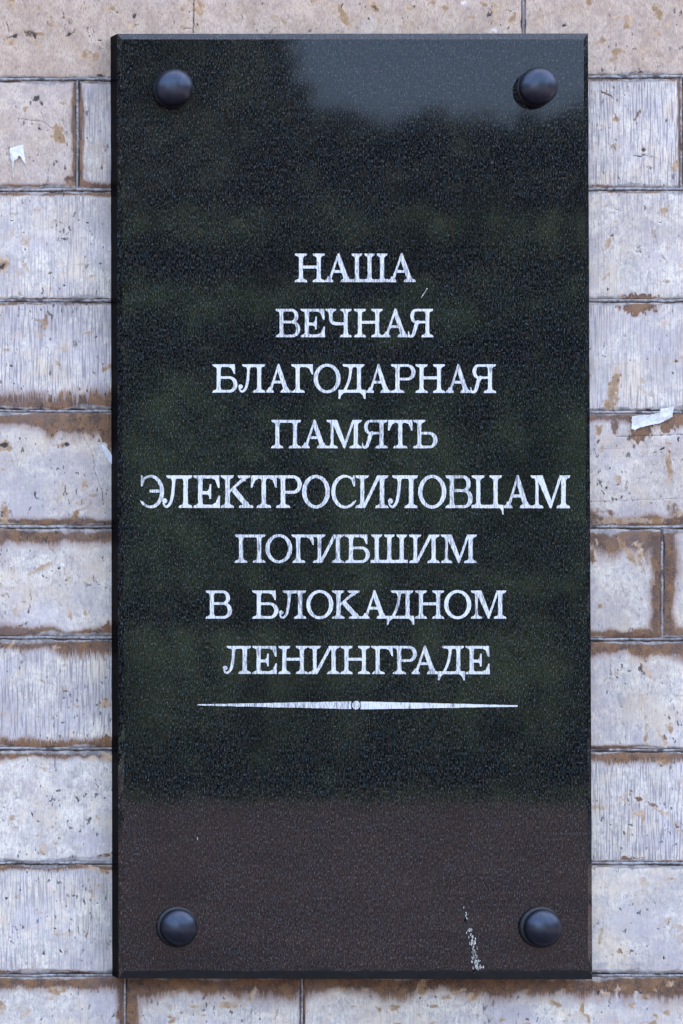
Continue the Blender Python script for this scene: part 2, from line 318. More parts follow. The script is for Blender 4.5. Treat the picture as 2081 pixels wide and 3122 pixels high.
# marks on the stones: kind, x, y, half length, half width, angle deg (0 = along x, counted clockwise), strength
MARKS = [
 ('t', 178, 410, 16, 30, -20, 1), ('t', 184, 428, 9, 12, 0, 1), ('t', 110, 130, 40, 14, 60, .5), ('t', 296, 170, 18, 8, -60, .7), ('t', 215, 130, 30, 16, 50, .4),
 ('d', 112, 300, 22, 12, -60, .85), ('d', 128, 316, 14, 8, 60, .7), ('d', 119, 392, 11, 8, 90, .8), ('d', 124, 350, 26, 3, 90, .7), ('d', 143, 400, 5, 4, 0, .9),
 ('d', 90, 100, 24, 14, 20, .55), ('d', 40, 112, 14, 5, -20, .9), ('d', 104, 108, 12, 5, 60, .8), ('d', 215, 103, 18, 5, -30, .75), ('d', 22, 75, 22, 3, 70, .8),
 ('d', 413, 73, 12, 8, 60, 1), ('d', 358, 38, 6, 5, 0, .9), ('d', 303, 125, 7, 6, 0, .8), ('d', 305, 232, 22, 9, 0, 1), ('d', 570, 88, 16, 6, 0, .9), ('d', 410, 50, 8, 4, 90, .8),
 ('t', 610, 30, 34, 12, 90, .75), ('t', 560, 60, 30, 8, 100, .35), ('t', 1045, 45, 44, 10, 60, .8), ('t', 1140, 20, 30, 14, 40, .9), ('d', 1148, 28, 30, 5, 45, .6), ('t', 860, 60, 20, 8, 60, .5),
 ('d', 1597, 70, 22, 8, 90, 1), ('d', 1550, 88, 12, 8, 90, 1), ('d', 1720, 77, 8, 7, 0, 1), ('d', 1490, 48, 5, 5, 0, 1), ('t', 1405, 40, 26, 9, 100, .8), ('t', 1510, 35, 34, 9, 100, .8), ('t', 1563, 55, 26, 8, 120, .9), ('w', 1412, 6, 12, 10, 0, 1), ('w', 1505, 90, 14, 9, 0, .8), ('t', 2035, 75, 14, 10, 0, .8), ('t', 1820, 140, 22, 10, 60, .5),
 ('d', 1953, 222, 9, 7, 0, 1), ('d', 1928, 225, 12, 5, 0, .9), ('d', 1885, 228, 9, 5, 0, .8), ('d', 1836, 215, 7, 5, 90, .6), ('d', 1875, 205, 14, 4, 90, .6),
 ('d', 42, 578, 11, 7, 0, 1), ('d', 152, 580, 18, 7, 0, 1), ('d', 108, 240, 8, 5, 0, 1), ('d', 60, 236, 26, 4, 0, .8), ('t', 210, 560, 24, 14, 0, .35), ('b', 215, 548, 18, 12, -40, .9), ('b', 262, 556, 22, 14, 30, .85), ('b', 240, 320, 26, 4, 95, .7),
 ('t', 290, 450, 36, 10, -8, .35), ('t', 275, 520, 34, 10, 0, .45), ('d', 310, 508, 12, 4, 60, .6),
 ('t', 185, 678, 13, 3, 60, .7), ('d', 186, 680, 14, 2, 60, .6), ('d', 267, 678, 5, 4, 0, 1), ('d', 180, 706, 5, 4, 90, 1), ('d', 36, 670, 4, 3, 0, .9), ('d', 73, 706, 5, 3, 90, 1), ('d', 262, 780, 4, 4, 0, 1), ('d', 194, 872, 6, 5, 0, .9), ('d', 302, 805, 4, 4, 0, 1), ('d', 141, 745, 5, 2, 90, .8),
 ('t', 8, 806, 18, 20, 0, 1), ('d', 2, 815, 12, 12, 0, .8), ('t', 78, 735, 24, 14, -55, .5), ('t', 10, 725, 18, 10, 30, .6), ('b', 150, 832, 22, 4, -18, .9), ('t', 270, 806, 9, 8, 0, .5), ('t', 108, 643, 12, 9, 0, .4),
 ('d', 110, 912, 60, 5, 0, .7), ('d', 200, 917, 50, 3, 0, .7),
 ('t', 175, 1110, 26, 12, 60, .6), ('d', 180, 1115, 24, 8, 60, .6), ('d', 156, 1030, 14, 6, 90, .6), ('d', 230, 1048, 18, 14, 90, .45), ('t', 325, 1118, 22, 13, -20, .9), ('d', 33, 1114, 5, 4, 0, 1), ('d', 296, 1027, 4, 4, 0, 1), ('g', 205, 950, 46, 30, 90, .5), ('b', 140, 975, 16, 6, 90, .6),
 ('d', 202, 1357, 8, 7, 0, 1), ('t', 182, 1357, 22, 8, 0, .8), ('d', 8, 1360, 12, 8, 0, 1), ('t', 8, 1362, 20, 14, 0, .9), ('t', 258, 1476, 10, 17, 0, .75), ('t', 262, 1546, 34, 6, -36, .95), ('b', 225, 1575, 30, 14, -30, .9), ('t', 228, 1572, 16, 6, -50, .9), ('t', 14, 1575, 10, 30, 0, .9), ('b', 16, 1568, 16, 32, 0, .9), ('d', 92, 1555, 14, 3, -60, .8), ('t', 185, 1500, 12, 40, 15, .35), ('d', 108, 1510, 12, 3, 70, .8), ('d', 155, 1430, 6, 5, 0, .8), ('d', 234, 1497, 10, 2, 100, .8), ('b', 335, 1330, 34, 26, 55, 1.0),
 ('t', 120, 1735, 44, 9, -20, .65), ('d', 178, 1733, 5, 4, 0, 1), ('w', 185, 1722, 9, 7, 0, .9), ('t', 268, 1768, 12, 11, 0, .6), ('d', 131, 1758, 6, 5, 0, .9), ('d', 204, 1769, 4, 4, 0, 1), ('d', 298, 1783, 4, 4, 0, 1), ('d', 100, 1700, 10, 4, -40, .7), ('g', 110, 1690, 20, 12, 0, .6), ('t', 213, 1870, 8, 24, 0, .7), ('t', 50, 1870, 14, 22, 0, .5), ('t', 262, 1872, 9, 22, -15, .5), ('d', 85, 1865, 18, 2, -60, .7), ('t', 10, 1812, 24, 8, 10, .6), ('d', 288, 1895, 6, 3, 90, .8), ('d', 178, 1840, 14, 6, 60, .4),
 ('b', 325, 1910, 26, 20, -30, 1), ('b', 325, 1985, 22, 20, 30, .9), ('t', 35, 1965, 20, 5, -60, .9), ('t', 170, 1975, 14, 5, -20, .9),
 ('t', 316, 2144, 15, 13, 0, .85), ('d', 304, 2143, 12, 2, 90, .9), ('d', 318, 2132, 14, 2, 15, .7), ('d', 172, 2183, 5, 5, 0, 1), ('d', 191, 2203, 4, 4, 0, 1), ('d', 144, 2060, 8, 3, -60, .8), ('d', 183, 2045, 4, 3, 90, .8), ('d', 312, 2080, 7, 4, 90, .6), ('t', 30, 2175, 40, 14, 0, .4), ('b', 325, 2255, 26, 16, -30, 1), ('d', 178, 2281, 8, 5, 0, 1), ('d', 35, 2276, 14, 4, 0, .7),
 ('t', 330, 2308, 30, 14, 10, .95), ('t', 283, 2310, 14, 10, -40, .7), ('g', 240, 2350, 34, 12, -30, .8), ('g', 230, 2400, 22, 8, 20, .8), ('w', 275, 2375, 14, 4, 50, .9), ('w', 287, 2415, 20, 7, 100, .9), ('t', 285, 2400, 34, 14, 100, .35), ('d', 169, 2350, 6, 4, 90, 1), ('d', 118, 2506, 8, 7, 0, 1), ('d', 95, 2485, 12, 3, 70, .9), ('d', 110, 2452, 6, 5, 0, .8), ('d', 236, 2440, 12, 4, 60, .7), ('d', 268, 2502, 14, 3, 5, .8), ('d', 256, 2510, 12, 3, 90, .6), ('g', 330, 2400, 26, 12, -20, .8), ('d', 200, 2440, 12, 3, 90, .6), ('w', 205, 2592, 30, 16, 20, .9), ('t', 134, 2592, 12, 14, 0, .6), ('b', 320, 2608, 30, 7, -12, .9),
 ('b', 325, 2648, 24, 14, 10, .9), ('t', 290, 2650, 30, 7, 15, .7), ('t', 262, 2850, 8, 22, 20, .6), ('t', 278, 2720, 4, 46, -6, .35), ('d', 60, 2714, 5, 3, 90, 1), ('d', 20, 2738, 4, 4, 0, .9), ('d', 165, 2830, 6, 4, 0, .9), ('d', 184, 2902, 8, 4, 60, .9), ('d', 135, 2905, 6, 4, 0, .8), ('d', 24, 2880, 4, 4, 0, .9), ('d', 224, 2731, 4, 4, 0, .9), ('g', 310, 2880, 24, 16, 0, .5),
 ('w', 18, 3060, 7, 32, -10, .8), ('w', 52, 3040, 4, 22, 0, .7), ('t', 60, 3075, 20, 12, 30, .5), ('t', 220, 3075, 6, 14, 0, .4),
 # right of the plaque
 ('b', 1855, 292, 26, 4, 32, .9), ('d', 1838, 281, 6, 3, 0, .8), ('b', 1875, 352, 22, 4, 65, .5), ('d', 1884, 385, 16, 3, 88, .7), ('d', 1877, 440, 28, 4, 90, .75), ('d', 1858, 392, 7, 6, 0, .8), ('b', 1942, 350, 20, 5, -60, .8), ('d', 2029, 367, 7, 5, 90, .95), ('d', 1962, 457, 5, 4, 0, 1), ('d', 1955, 475, 22, 4, -10, .7), ('b', 1985, 478, 16, 5, 0, .5), ('t', 2060, 508, 16, 22, -20, .75), ('d', 1840, 530, 6, 5, 0, .6), ('d', 1888, 545, 22, 4, 90, .5), ('d', 1906, 290, 3, 3, 0, .9),
 ('t', 2023, 645, 20, 12, -50, .85), ('b', 2030, 638, 18, 6, -50, .6), ('b', 1989, 677, 7, 8, 0, .55), ('t', 1855, 737, 24, 9, -70, .7), ('d', 1866, 722, 22, 3, -72, .8), ('d', 1945, 764, 20, 9, 0, .45), ('d', 1945, 752, 14, 4, 0, .7), ('b', 1994, 715, 34, 4, 72, .5), ('t', 2028, 790, 20, 6, 60, .5), ('d', 1878, 638, 24, 3, 0, .6), ('d', 1815, 694, 5, 4, 0, .6), ('d', 2013, 678, 4, 4, 0, 1), ('t', 1850, 840, 18, 6, -45, .5), ('d', 1855, 880, 4, 3, 90, 1), ('d', 1972, 855, 4, 3, 90, .9), ('d', 2022, 858, 6, 3, 90, .9), ('d', 1889, 855, 14, 2, 90, .5), ('g', 1925, 800, 20, 12, 90, .4),
 ('b', 1950, 905, 54, 9, 0, .8), ('b', 1950, 935, 54, 24, 0, .85), ('d', 1935, 919, 55, 4, 0, .85),
 ('t', 2024, 981, 12, 10, 0, .5), ('w', 2024, 981, 9, 8, 0, .5), ('t', 1868, 1195, 15, 60, 12, 1), ('t', 2060, 1104, 14, 13, 0, 1), ('d', 2062, 1104, 7, 7, 0, .7), ('t', 2010, 1098, 36, 15, 0, .45), ('t', 1965, 1195, 44, 5, 30, .55), ('t', 1960, 1160, 14, 8, 60, .5), ('d', 1806, 1137, 4, 3, 0, .9), ('d', 2010, 1062, 12, 3, 95, .7), ('d', 2048, 1140, 6, 4, 60, .9), ('d', 1918, 1100, 4, 3, 0, .8), ('d', 1972, 1097, 5, 4, 0, .9), ('d', 1976, 1252, 26, 5, 0, 1), ('d', 1840, 1250, 40, 3, 0, .7),
 ('t', 1824, 1310, 9, 14, 0, .8), ('b', 1874, 1300, 12, 22, 0, .7), ('b', 1955, 1320, 34, 22, -30, 1), ('b', 2040, 1300, 42, 26, -14, .95), ('w', 2035, 1333, 30, 10, -8, .6), ('t', 2038, 1420, 9, 62, -3, .8), ('d', 2018, 1368, 5, 4, 0, 1), ('d', 2069, 1342, 6, 4, 90, .9), ('d', 1845, 1490, 7, 5, 0, 1), ('d', 1825, 1468, 5, 3, 0, .8), ('d', 1881, 1478, 5, 4, 0, .7), ('d', 1822, 1347, 8, 3, 70, .8), ('b', 1840, 1560, 70, 12, 8, .6), ('t', 1900, 1588, 110, 10, 0, .6), ('b', 2050, 1555, 26, 20, 40, .6), ('t', 2070, 1565, 8, 10, 0, .8), ('d', 1906, 1490, 14, 2, 92, .7),
 ('t', 1912, 1680, 44, 9, 55, .85), ('t', 1948, 1700, 30, 5, 78, .9), ('t', 1958, 1690, 26, 6, 74, .9), ('w', 1956, 1695, 20, 3, 74, .8), ('b', 1965, 1745, 30, 5, 85, .5), ('t', 1815, 1650, 18, 6, 60, .8), ('t', 1940, 1660, 24, 12, 10, .9), ('t', 1835, 1845, 16, 6, -20, .6), ('g', 1912, 1850, 12, 9, 0, .6), ('d', 1850, 1831, 4, 3, 0, .6), ('t', 1966, 1812, 9, 8, 0, .5), ('t', 1992, 1770, 6, 14, 0, .6), ('b', 1800, 1700, 18, 24, 0, .7),
 ('t', 1975, 2050, 22, 8, 50, .8), ('b', 1957, 2040, 22, 3, 72, .85), ('b', 1970, 2042, 20, 2, 62, .7), ('g', 1990, 2062, 8, 8, 0, .7), ('d', 2046, 2135, 9, 3, -60, 1), ('d', 1967, 2165, 11, 3, 85, .9), ('t', 1969, 2180, 5, 14, 0, .6), ('t', 1970, 2240, 7, 34, 0, .75), ('t', 2040, 2220, 9, 24, -15, .85), ('t', 2020, 2250, 26, 8, 62, .85), ('w', 2028, 2270, 18, 4, 62, .7), ('g', 1905, 2140, 30, 18, 30, .5), ('g', 1850, 2220, 22, 30, 0, .4), ('d', 1860, 2065, 14, 2, 90, .7), ('d', 1854, 2160, 10, 2, 95, .6), ('d', 1895, 2155, 4, 4, 0, .7), ('d', 1952, 2165, 5, 3, 90, .8),
 ('b', 1800, 2278, 30, 8, 8, .9), ('t', 2010, 2325, 20, 12, 0, .8), ('d', 1919, 2342, 6, 4, 0, .7), ('d', 2002, 2390, 5, 4, 90, .8), ('b', 1945, 2435, 16, 5, 10, .9), ('d', 1940, 2433, 10, 4, 0, .8), ('b', 1985, 2452, 28, 4, 25, .6), ('t', 1950, 2480, 24, 8, 0, .85), ('t', 1960, 2500, 26, 6, 95, .8), ('t', 2020, 2478, 34, 6, 22, .75), ('t', 2060, 2520, 34, 10, 55, .7), ('d', 2064, 2522, 10, 4, 60, .9), ('d', 1917, 2441, 6, 3, 90, 1), ('d', 1834, 2498, 6, 4, 90, .95), ('t', 1830, 2460, 34, 7, 5, .45), ('d', 2030, 2460, 12, 6, -60, .5), ('d', 2003, 2505, 5, 4, 0, .8), ('d', 1862, 2518, 4, 4, 0, .8),
 ('t', 1915, 2540, 20, 14, 90, .4), ('b', 1905, 2620, 16, 9, 0, .9), ('b', 1940, 2615, 30, 3, 0, .8), ('d', 1871, 2705, 5, 3, 60, .9), ('d', 1916, 2762, 4, 4, 0, 1), ('d', 2005, 2830, 4, 4, 90, 1), ('d', 2022, 2830, 10, 3, -20, .8), ('t', 1889, 2900, 11, 12, 0, .9), ('b', 1889, 2900, 6, 7, 0, .8), ('d', 1972, 2885, 7, 4, 100, .9), ('t', 2070, 2860, 22, 6, 20, .8), ('t', 1832, 2850, 7, 34, 8, .5), ('t', 1950, 2740, 34, 26, 0, .22), ('g', 1840, 2940, 20, 6, 0, .6), ('g', 1945, 2945, 36, 10, 0, .6), ('d', 1900, 2842, 4, 3, 0, .8), ('d', 2038, 2815, 12, 2, -60, .7), ('d', 2024, 2918, 4, 4, 0, .8),
 ('t', 2045, 3000, 12, 12, 0, .8), ('d', 1945, 3022, 14, 5, 20, .8), ('t', 1772, 3080, 10, 26, 0, .8), ('t', 1690, 3060, 30, 10, 20, .6), ('w', 1935, 3060, 6, 34, 0, .7), ('w', 1515, 3090, 7, 22, 0, .7), ('w', 1882, 3020, 4, 28, 5, .5), ('w', 1710, 3095, 8, 26, 0, .8), ('d', 1832, 3088, 4, 4, 0, 1), ('d', 1857, 3060, 14, 3, 95, .7), ('d', 1824, 3030, 8, 4, 90, .8),
 ('t', 1285, 3010, 18, 26, 0, .85), ('t', 770, 3030, 30, 12, -60, .8), ('t', 730, 3060, 26, 8, 10, .5), ('b', 560, 3010, 40, 10, 0, .6), ('d', 980, 3040, 20, 3, 80, .4), ('t', 1010, 3090, 30, 8, -20, .4), ('g', 600, 3080, 60, 12, -20, .5), ('g', 1150, 3080, 60, 12, -20, .4), ('w', 820, 3095, 30, 8, 10, .6),
]
CRACKS = [([(252, 1300), (256, 1335), (272, 1362), (288, 1400), (286, 1432), (300, 1470), (312, 1500), (316, 1540)], 1.1, .6),
          ([(590, -40), (591, 60), (588, 100)], 1.6, .8), ([(86, 1870), (94, 1830), (92, 1800)], 1.2, .7),
          ([(268, 2670), (280, 2720), (278, 2800), (262, 2860)], 1.6, .5), ([(55, 362), (82, 365), (130, 370), (160, 392)], 2, .5),
          ([(1861, 2010), (1861, 2070)], 1.4, .6), ([(1994, 700), (2004, 745), (2016, 780), (2038, 805)], 1.4, .5), ([(1790, 1530), (2081, 1520)], 1.4, .5), ([(1790, 1372), (2010, 1362)], 1.6, .4), ([(1790, 1395), (2060, 1392)], 1.2, .35), ([(1880, 1331), (2081, 1325)], 1.6, .6)]

def axis(a, b, dense):
    pts = [a]
    x = a
    while x < b:
        st = 60.
        for (d0, d1) in dense:
            if d0 <= x < d1: st = 2.7
            elif x < d0: st = min(st, max(d0 - x, 2.7))
        x = min(b, x + st); pts.append(x)
    if len(pts) > 2 and pts[-1] - pts[-2] < 1.0: pts.pop(-2)
    # fine steps along both arrises
    return np.array(pts)

wall = thing('stone_wall', 'pale weathered ashlar wall of long stone blocks with brown stained joints behind the black plaque', 'wall')
GAP = 3.2
def stone(ci, si, x0, x1):
    top_i, bot_i = ci, ci + 1
    dense_x = [(-30, 350), (1765, 2110)]
    if ci in (2, 11): dense_x = [(-30, 2110)]
    xs = axis(x0 + GAP, x1 - GAP, dense_x)
    yt, yb = LINES_L[top_i] , LINES_L[bot_i]
    dy = (2.7 if (x0 < 2110 and x1 > -30) else 60) if 2 <= ci <= 11 else 60
    if ci == 2: ys = axis(yt + GAP, yb - GAP, [(-20, 250)])
    elif ci == 11: ys = axis(yt + GAP, yb - GAP, [(2950, 3150)])
    else: ys = axis(yt + GAP, yb - GAP, [(-30, 3150)] if dy < 10 else [])
    v = (ys - (yt + GAP)) / ((yb - GAP) - (yt + GAP))
    X, V = np.meshgrid(xs, v)
    Yt = yline(top_i, X) + GAP; Yb = yline(bot_i, X) - GAP
    Y = Yt + (Yb - Yt) * V
    seed = ci * 31 + si * 7
    dl = X - xs[0]; dr = xs[-1] - X; dt = Y - Yt; db = Yb - Y
    dmin = np.minimum(np.minimum(dl, dr), np.minimum(dt, db))
    # wobble of the arris
    wob = (fbm(X / 26, Y / 26, seed, 3) - .5) * 5 * np.exp(-dmin / 12)
    X2 = X + np.where(np.minimum(dl, dr) < np.minimum(dt, db), wob, 0)
    Y2 = Y + np.where(np.minimum(dl, dr) < np.minimum(dt, db), 0, wob)
    warm, tool, lum, rim = LOOK.get((ci, si), (.1 + .3 * hash2(np.array([ci]), np.array([si]), 3)[0], .3, 1.0, (20, 0, 20, 0)))
    stain = np.zeros_like(X)
    rim = tuple(a * (1.45 if ci >= 5 else 1.25) for a in rim)
    rt, rr, rb, rl = rim
    def rimf(d, wd, along, sd):
        if wd <= 0: return 0
        wv = wd * (.25 + 1.5 * fbm(along / 110., along * 0 + .5, sd, 4))
        return np.clip(1.15 - d / np.maximum(wv, 1), 0, 1) ** .8
    for d, wd, al, sd in ((dt, rt, X, seed + 1), (dr, rr, Y, seed + 2), (db, rb, X, seed + 3), (dl, rl, Y, seed + 4)):
        stain = np.maximum(stain, rimf(d, wd, al, sd))
    if rr > 15 and rt > 15: stain = np.maximum(stain, np.clip(1.1 - (dt + dr - 20) / 60, 0, 1))
    if rr > 15 and rb > 15: stain = np.maximum(stain, np.clip(1.1 - (db + dr - 10) / 50, 0, 1))
    if rl > 15 and rt > 15: stain = np.maximum(stain, np.clip(1.1 - (dt + dl - 20) / 60, 0, 1))
    dark = np.clip(1 - dmin / 5.5, 0, 1) * sm(.45, .60, fbm(X / 34, Y / 34, seed + 9, 3)) * 1.15
    tan = (.8 if ci in (2, 11) else .5) * sm(.62 if ci in (2, 11) else .70, .80, fbm(X / 40, Y / 26, seed + 12, 3)) * sm(20, 50, dmin)
    lumf = lum * (1 + .12 * (fbm(X / 160, Y / 160, seed + 20, 2) - .5) * 2)
    warmf = np.clip(warm + .5 * (fbm(X / 110, Y / 90, seed + 22, 3) - .5), 0, 1)
    toolf = np.clip(tool * (.5 + 1.3 * fbm(X / 120, Y / 120, seed + 23, 2)), 0, 1)
    toolf = toolf * (1 + .8 * np.exp(-dmin / 40))
    smear = np.clip(1.3 - np.minimum(dt, db) / (1 + 22 * np.clip(fbm(X / 130, Y / 400, seed + 40, 3) - .32, 0, 1) ** 1.0 * 2), 0, 1)
    relief = 3.0 * (fbm(X / 70, Y / 70, seed + 30, 3) - .5) + 1.0 * (fbm(X / 9, Y / 12, seed + 31, 2) - .5)
    relief -= 4.0 * np.exp(-dmin / 4.0) * (.5 + fbm(X / 18, Y / 18, seed + 33, 2))
    gray = np.zeros_like(X)
    if dy < 10:
        nx = (fbm(X / 7, Y / 13, 77, 3) - .5) * 1.35
        nw = vn(X / 9, Y / 9, 78) - .5; nw2 = vn(X / 9, Y / 9, 79) - .5
        for k, mx, my, a, b, ang, st in MARKS:
            if mx < x0 - 80 or mx > x1 + 80 or my < yt - 80 or my > yb + 80: continue
            sel = (np.abs(X - mx) < a + b + 20) & (np.abs(Y - my) < a + b + 20)
            if not sel.any(): continue
            ca, sa_ = math.cos(math.radians(ang)), math.sin(math.radians(ang))
            if k == 'd': a, b = a * .95, b * .8
            wx_ = X[sel] - mx + nw[sel] * 9; wy_ = Y[sel] - my + nw2[sel] * 9
            u = (wx_ * ca + wy_ * sa_) / a
            q = (-wx_ * sa_ + wy_ * ca) / b
            r = np.sqrt(u * u + q * q) + nx[sel] * 1.1 - .25 * math.sin(mx)
            f = st * (np.clip(1.7 - 1.35 * r, 0, 1) if k != 'd' else np.clip(1.35 - 1.1 * r, 0, 1))
            if k == 't': tan[sel] = np.maximum(tan[sel], f)
            elif k == 'd': dark[sel] = np.maximum(dark[sel], f); relief[sel] -= 2.5 * f
            elif k == 'b': stain[sel] = np.maximum(stain[sel], f * .95)
            elif k == 'g': lumf[sel] *= 1 - .28 * f
            elif k == 'w':
                lumf[sel] *= 1 + .25 * f; stain[sel] *= 1 - f; warmf[sel] *= 1 - f; dark[sel] *= 1 - f
        for pts, wd, st in CRACKS:
            f = np.zeros_like(X)
            for (ax, ay), (bx, by) in zip(pts[:-1], pts[1:]):
                if max(ax, bx) < x0 - 20 or min(ax, bx) > x1 + 20 or max(ay, by) < yt - 20 or min(ay, by) > yb + 20: continue
                L2 = (bx - ax) ** 2 + (by - ay) ** 2
                t = np.clip(((X - ax) * (bx - ax) + (Y - ay) * (by - ay)) / L2, 0, 1)
                dd = np.hypot(X + nx * 5 - ax - t * (bx - ax), Y - ay - t * (by - ay))
                f = np.maximum(f, np.clip(1.7 - dd / wd, 0, 1) * st)
            dark = np.maximum(dark, f * .9); relief -= 2 * f
    k = (D + T) / D
    WX = CX + ((X2 - 1040.5) * S - CX) * k; WZ = CZ + ((1561 - Y2) * S - CZ) * k
    WY = T - relief * S * 1.0
    R, Cn = X.shape
    verts = np.stack([WX, WY, WZ], -1).reshape(-1, 3)
    idx = np.arange(R * Cn).reshape(R, Cn)
    quads = np.stack([idx[:-1, :-1], idx[1:, :-1], idx[1:, 1:], idx[:-1, 1:]], -1).reshape(-1, 4)
    border = np.concatenate([idx[0, :], idx[1:, -1], idx[-1, -2::-1], idx[-2:0:-1, 0]])
    back = verts[border].copy(); back[:, 1] = T + .03
    nb = len(border); bi = np.arange(nb) + len(verts)
    sk = np.stack([border, np.roll(border, -1), np.roll(bi, -1), bi], -1)
    verts = np.concatenate([verts, back]); quads = np.concatenate([quads, sk])
    me = mesh_np('stone_block', verts, quads, smooth=True)
    for nm, chans in (('mask_a', (stain, tan, dark)), ('mask_b', (warmf, toolf, lumf))):
        at_ = me.color_attributes.new(nm, 'FLOAT_COLOR', 'POINT')
        arr = np.ones((len(verts), 4), np.float32)
        for c_, ch in enumerate(chans):
            arr[:R * Cn, c_] = ch.ravel(); arr[R * Cn:, c_] = ch.ravel()[border]
        arr[:R * Cn, 3] = smear.ravel(); arr[R * Cn:, 3] = smear.ravel()[border]
        at_.data.foreach_set('color', arr.ravel())
    link('stone_block', me, STONE, wall)

for ci in range(len(LINES_L) - 1):
    js = [XEND[0]] + JOINTS[ci] + [XEND[1]]
    for si in range(len(js) - 1): stone(ci, si, js[si], js[si + 1])

# mortar: one strip per bed joint and per upright joint, recessed, a little narrower than the gap
def strip(pts_fn, n, half, off, seed):
    t = np.linspace(0, 1, n); x, y, horiz = pts_fn(t)
    wv = half * (.8 + .5 * fbm(t * n / 14, t * 0, seed, 3)); o = off + 1.6 * (fbm(t * n / 25, t * 0 + 5, seed + 1, 2) - .5)
    a = (x, y + o - wv) if horiz else (x + o - wv, y); b = (x, y + o + wv) if horiz else (x + o + wv, y)
    k = (D + T) / D
    vs = []
    dep = T + (.2 + 1.6 * fbm(t * n / 30, t * 0 + 9, seed + 2, 2)) * S
    for p, dd in ((a, T + .02), (a, dep), (b, dep), (b, T + .02)):
        vs.append(np.stack([CX + ((p[0] - 1040.5) * S - CX) * k, dd + 0 * t, CZ + ((1561 - p[1]) * S - CZ) * k], -1))
    V = np.concatenate(vs); q = []
    i = np.arange(n - 1)
    for r in range(3): q.append(np.stack([i + r * n, i + (r + 1) * n, i + (r + 1) * n + 1, i + r * n + 1], -1))
    return V, np.concatenate(q)
for li in range(len(LINES_L)):
    fn = lambda t, li=li: (XEND[0] + t * (XEND[1] - XEND[0]), yline(li, XEND[0] + t * (XEND[1] - XEND[0])), True)
    V, Q = strip(fn, 1200, 3.6, random.choice((-1.6, 1.6)), 300 + li)
    link('mortar', mesh_np('mortar', V, Q, smooth=True), MORTAR, wall)
for ci in range(len(LINES_L) - 1):
    for jx in JOINTS[ci]:
        y0, y1 = float(yline(ci, jx)) + 2, float(yline(ci + 1, jx)) - 2
        fn = lambda t, jx=jx, y0=y0, y1=y1: (jx + 2.0 * (fbm(t * 8, t * 0, int(jx) + 900, 2) - .5), y0 + t * (y1 - y0), False)
        V, Q = strip(fn, 110, 3.0, -1.3, 600 + ci * 5 + int(jx) % 97)
        link('mortar', mesh_np('mortar', V, Q, smooth=True), MORTAR, wall)
# the body of the wall behind the facing, down to the pavement
def box(name, a, b, mat, parent=None):
    (x0, y0, z0), (x1, y1, z1) = a, b
    v = [(x, y, z) for z in (z0, z1) for y in (y0, y1) for x in (x0, x1)]
    f = [(0, 1, 3, 2), (4, 6, 7, 5), (0, 4, 5, 1), (2, 3, 7, 6), (0, 2, 6, 4), (1, 5, 7, 3)]
    return link(name, mesh_np(name, v, f), mat, parent)
xa = at(XEND[0], 0, T)[0]; xb = at(XEND[1], 0, T)[0]
box('wall_core', (xa - 5, T + .008, GROUND - .1), (xb + 5, T + .5, 7.5), CORE, wall)  # unseen upper part raised high to shade the pavement

# ------------------------------------------------------------------ plaque slab
plaque = thing('memorial_plaque', 'tall polished black granite plaque with eight lines of white Cyrillic lettering and four domed bolts', 'plaque')
def slab():
    inn = [(370, 120), (1779, 120), (1793, 2961), (380, 2959)]; out = [(356, 103), (1792, 102), (1805, 2986), (361, 2983)]
    n = [40, 80, 60, 80]
    dB = 11 * S
    ringi, ringo, rings, ringb = [], [], [], []
    for e in range(4):
        a, b = inn[e], inn[(e + 1) % 4]; c, d = out[e], out[(e + 1) % 4]
        for k in range(n[e]):
            t = k / n[e]
            ji = (0, 0) if k == 0 else ((0, random.uniform(-3.2, 2)) if e == 2 else ((random.uniform(-.5, .5), 0) if e in (1, 3) else (0, random.uniform(-.4, .4))))
            p = at(a[0] + (b[0] - a[0]) * t + ji[0], a[1] + (b[1] - a[1]) * t + ji[1], 0)
            q = at(c[0] + (d[0] - c[0]) * t, c[1] + (d[1] - c[1]) * t, dB)
            ringi.append(p); ringo.append(q)
            rings.append((q[0], T + .012, q[2] + (.009 if e == 0 or (e == 1 and k == 0) else 0)))
    N = len(ringi)
    V = ringi + ringo + rings
    Q = []
    for r in range(2):
        for i in range(N):
            j = (i + 1) % N
            Q.append((r * N + i, r * N + j, (r + 1) * N + j, (r + 1) * N + i))
    me = bpy.data.meshes.new('slab')
    me.from_pydata(V, [], [tuple(range(N - 1, -1, -1))] + [q[::-1] for q in Q] + [tuple(range(2 * N, 3 * N))])
    me.update()
    import bmesh
    bm = bmesh.new(); bm.from_mesh(me); bmesh.ops.recalc_face_normals(bm, faces=bm.faces)
    bm.to_mesh(me); bm.free()
    o = link('slab', me, GRANITE, plaque)
    me.materials.append(HONED); me.materials.append(EDGE_BLACK)
    for p in me.polygons:
        c, nn = p.center, p.normal
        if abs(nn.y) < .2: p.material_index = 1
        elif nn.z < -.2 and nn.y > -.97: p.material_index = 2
    return o
slab()

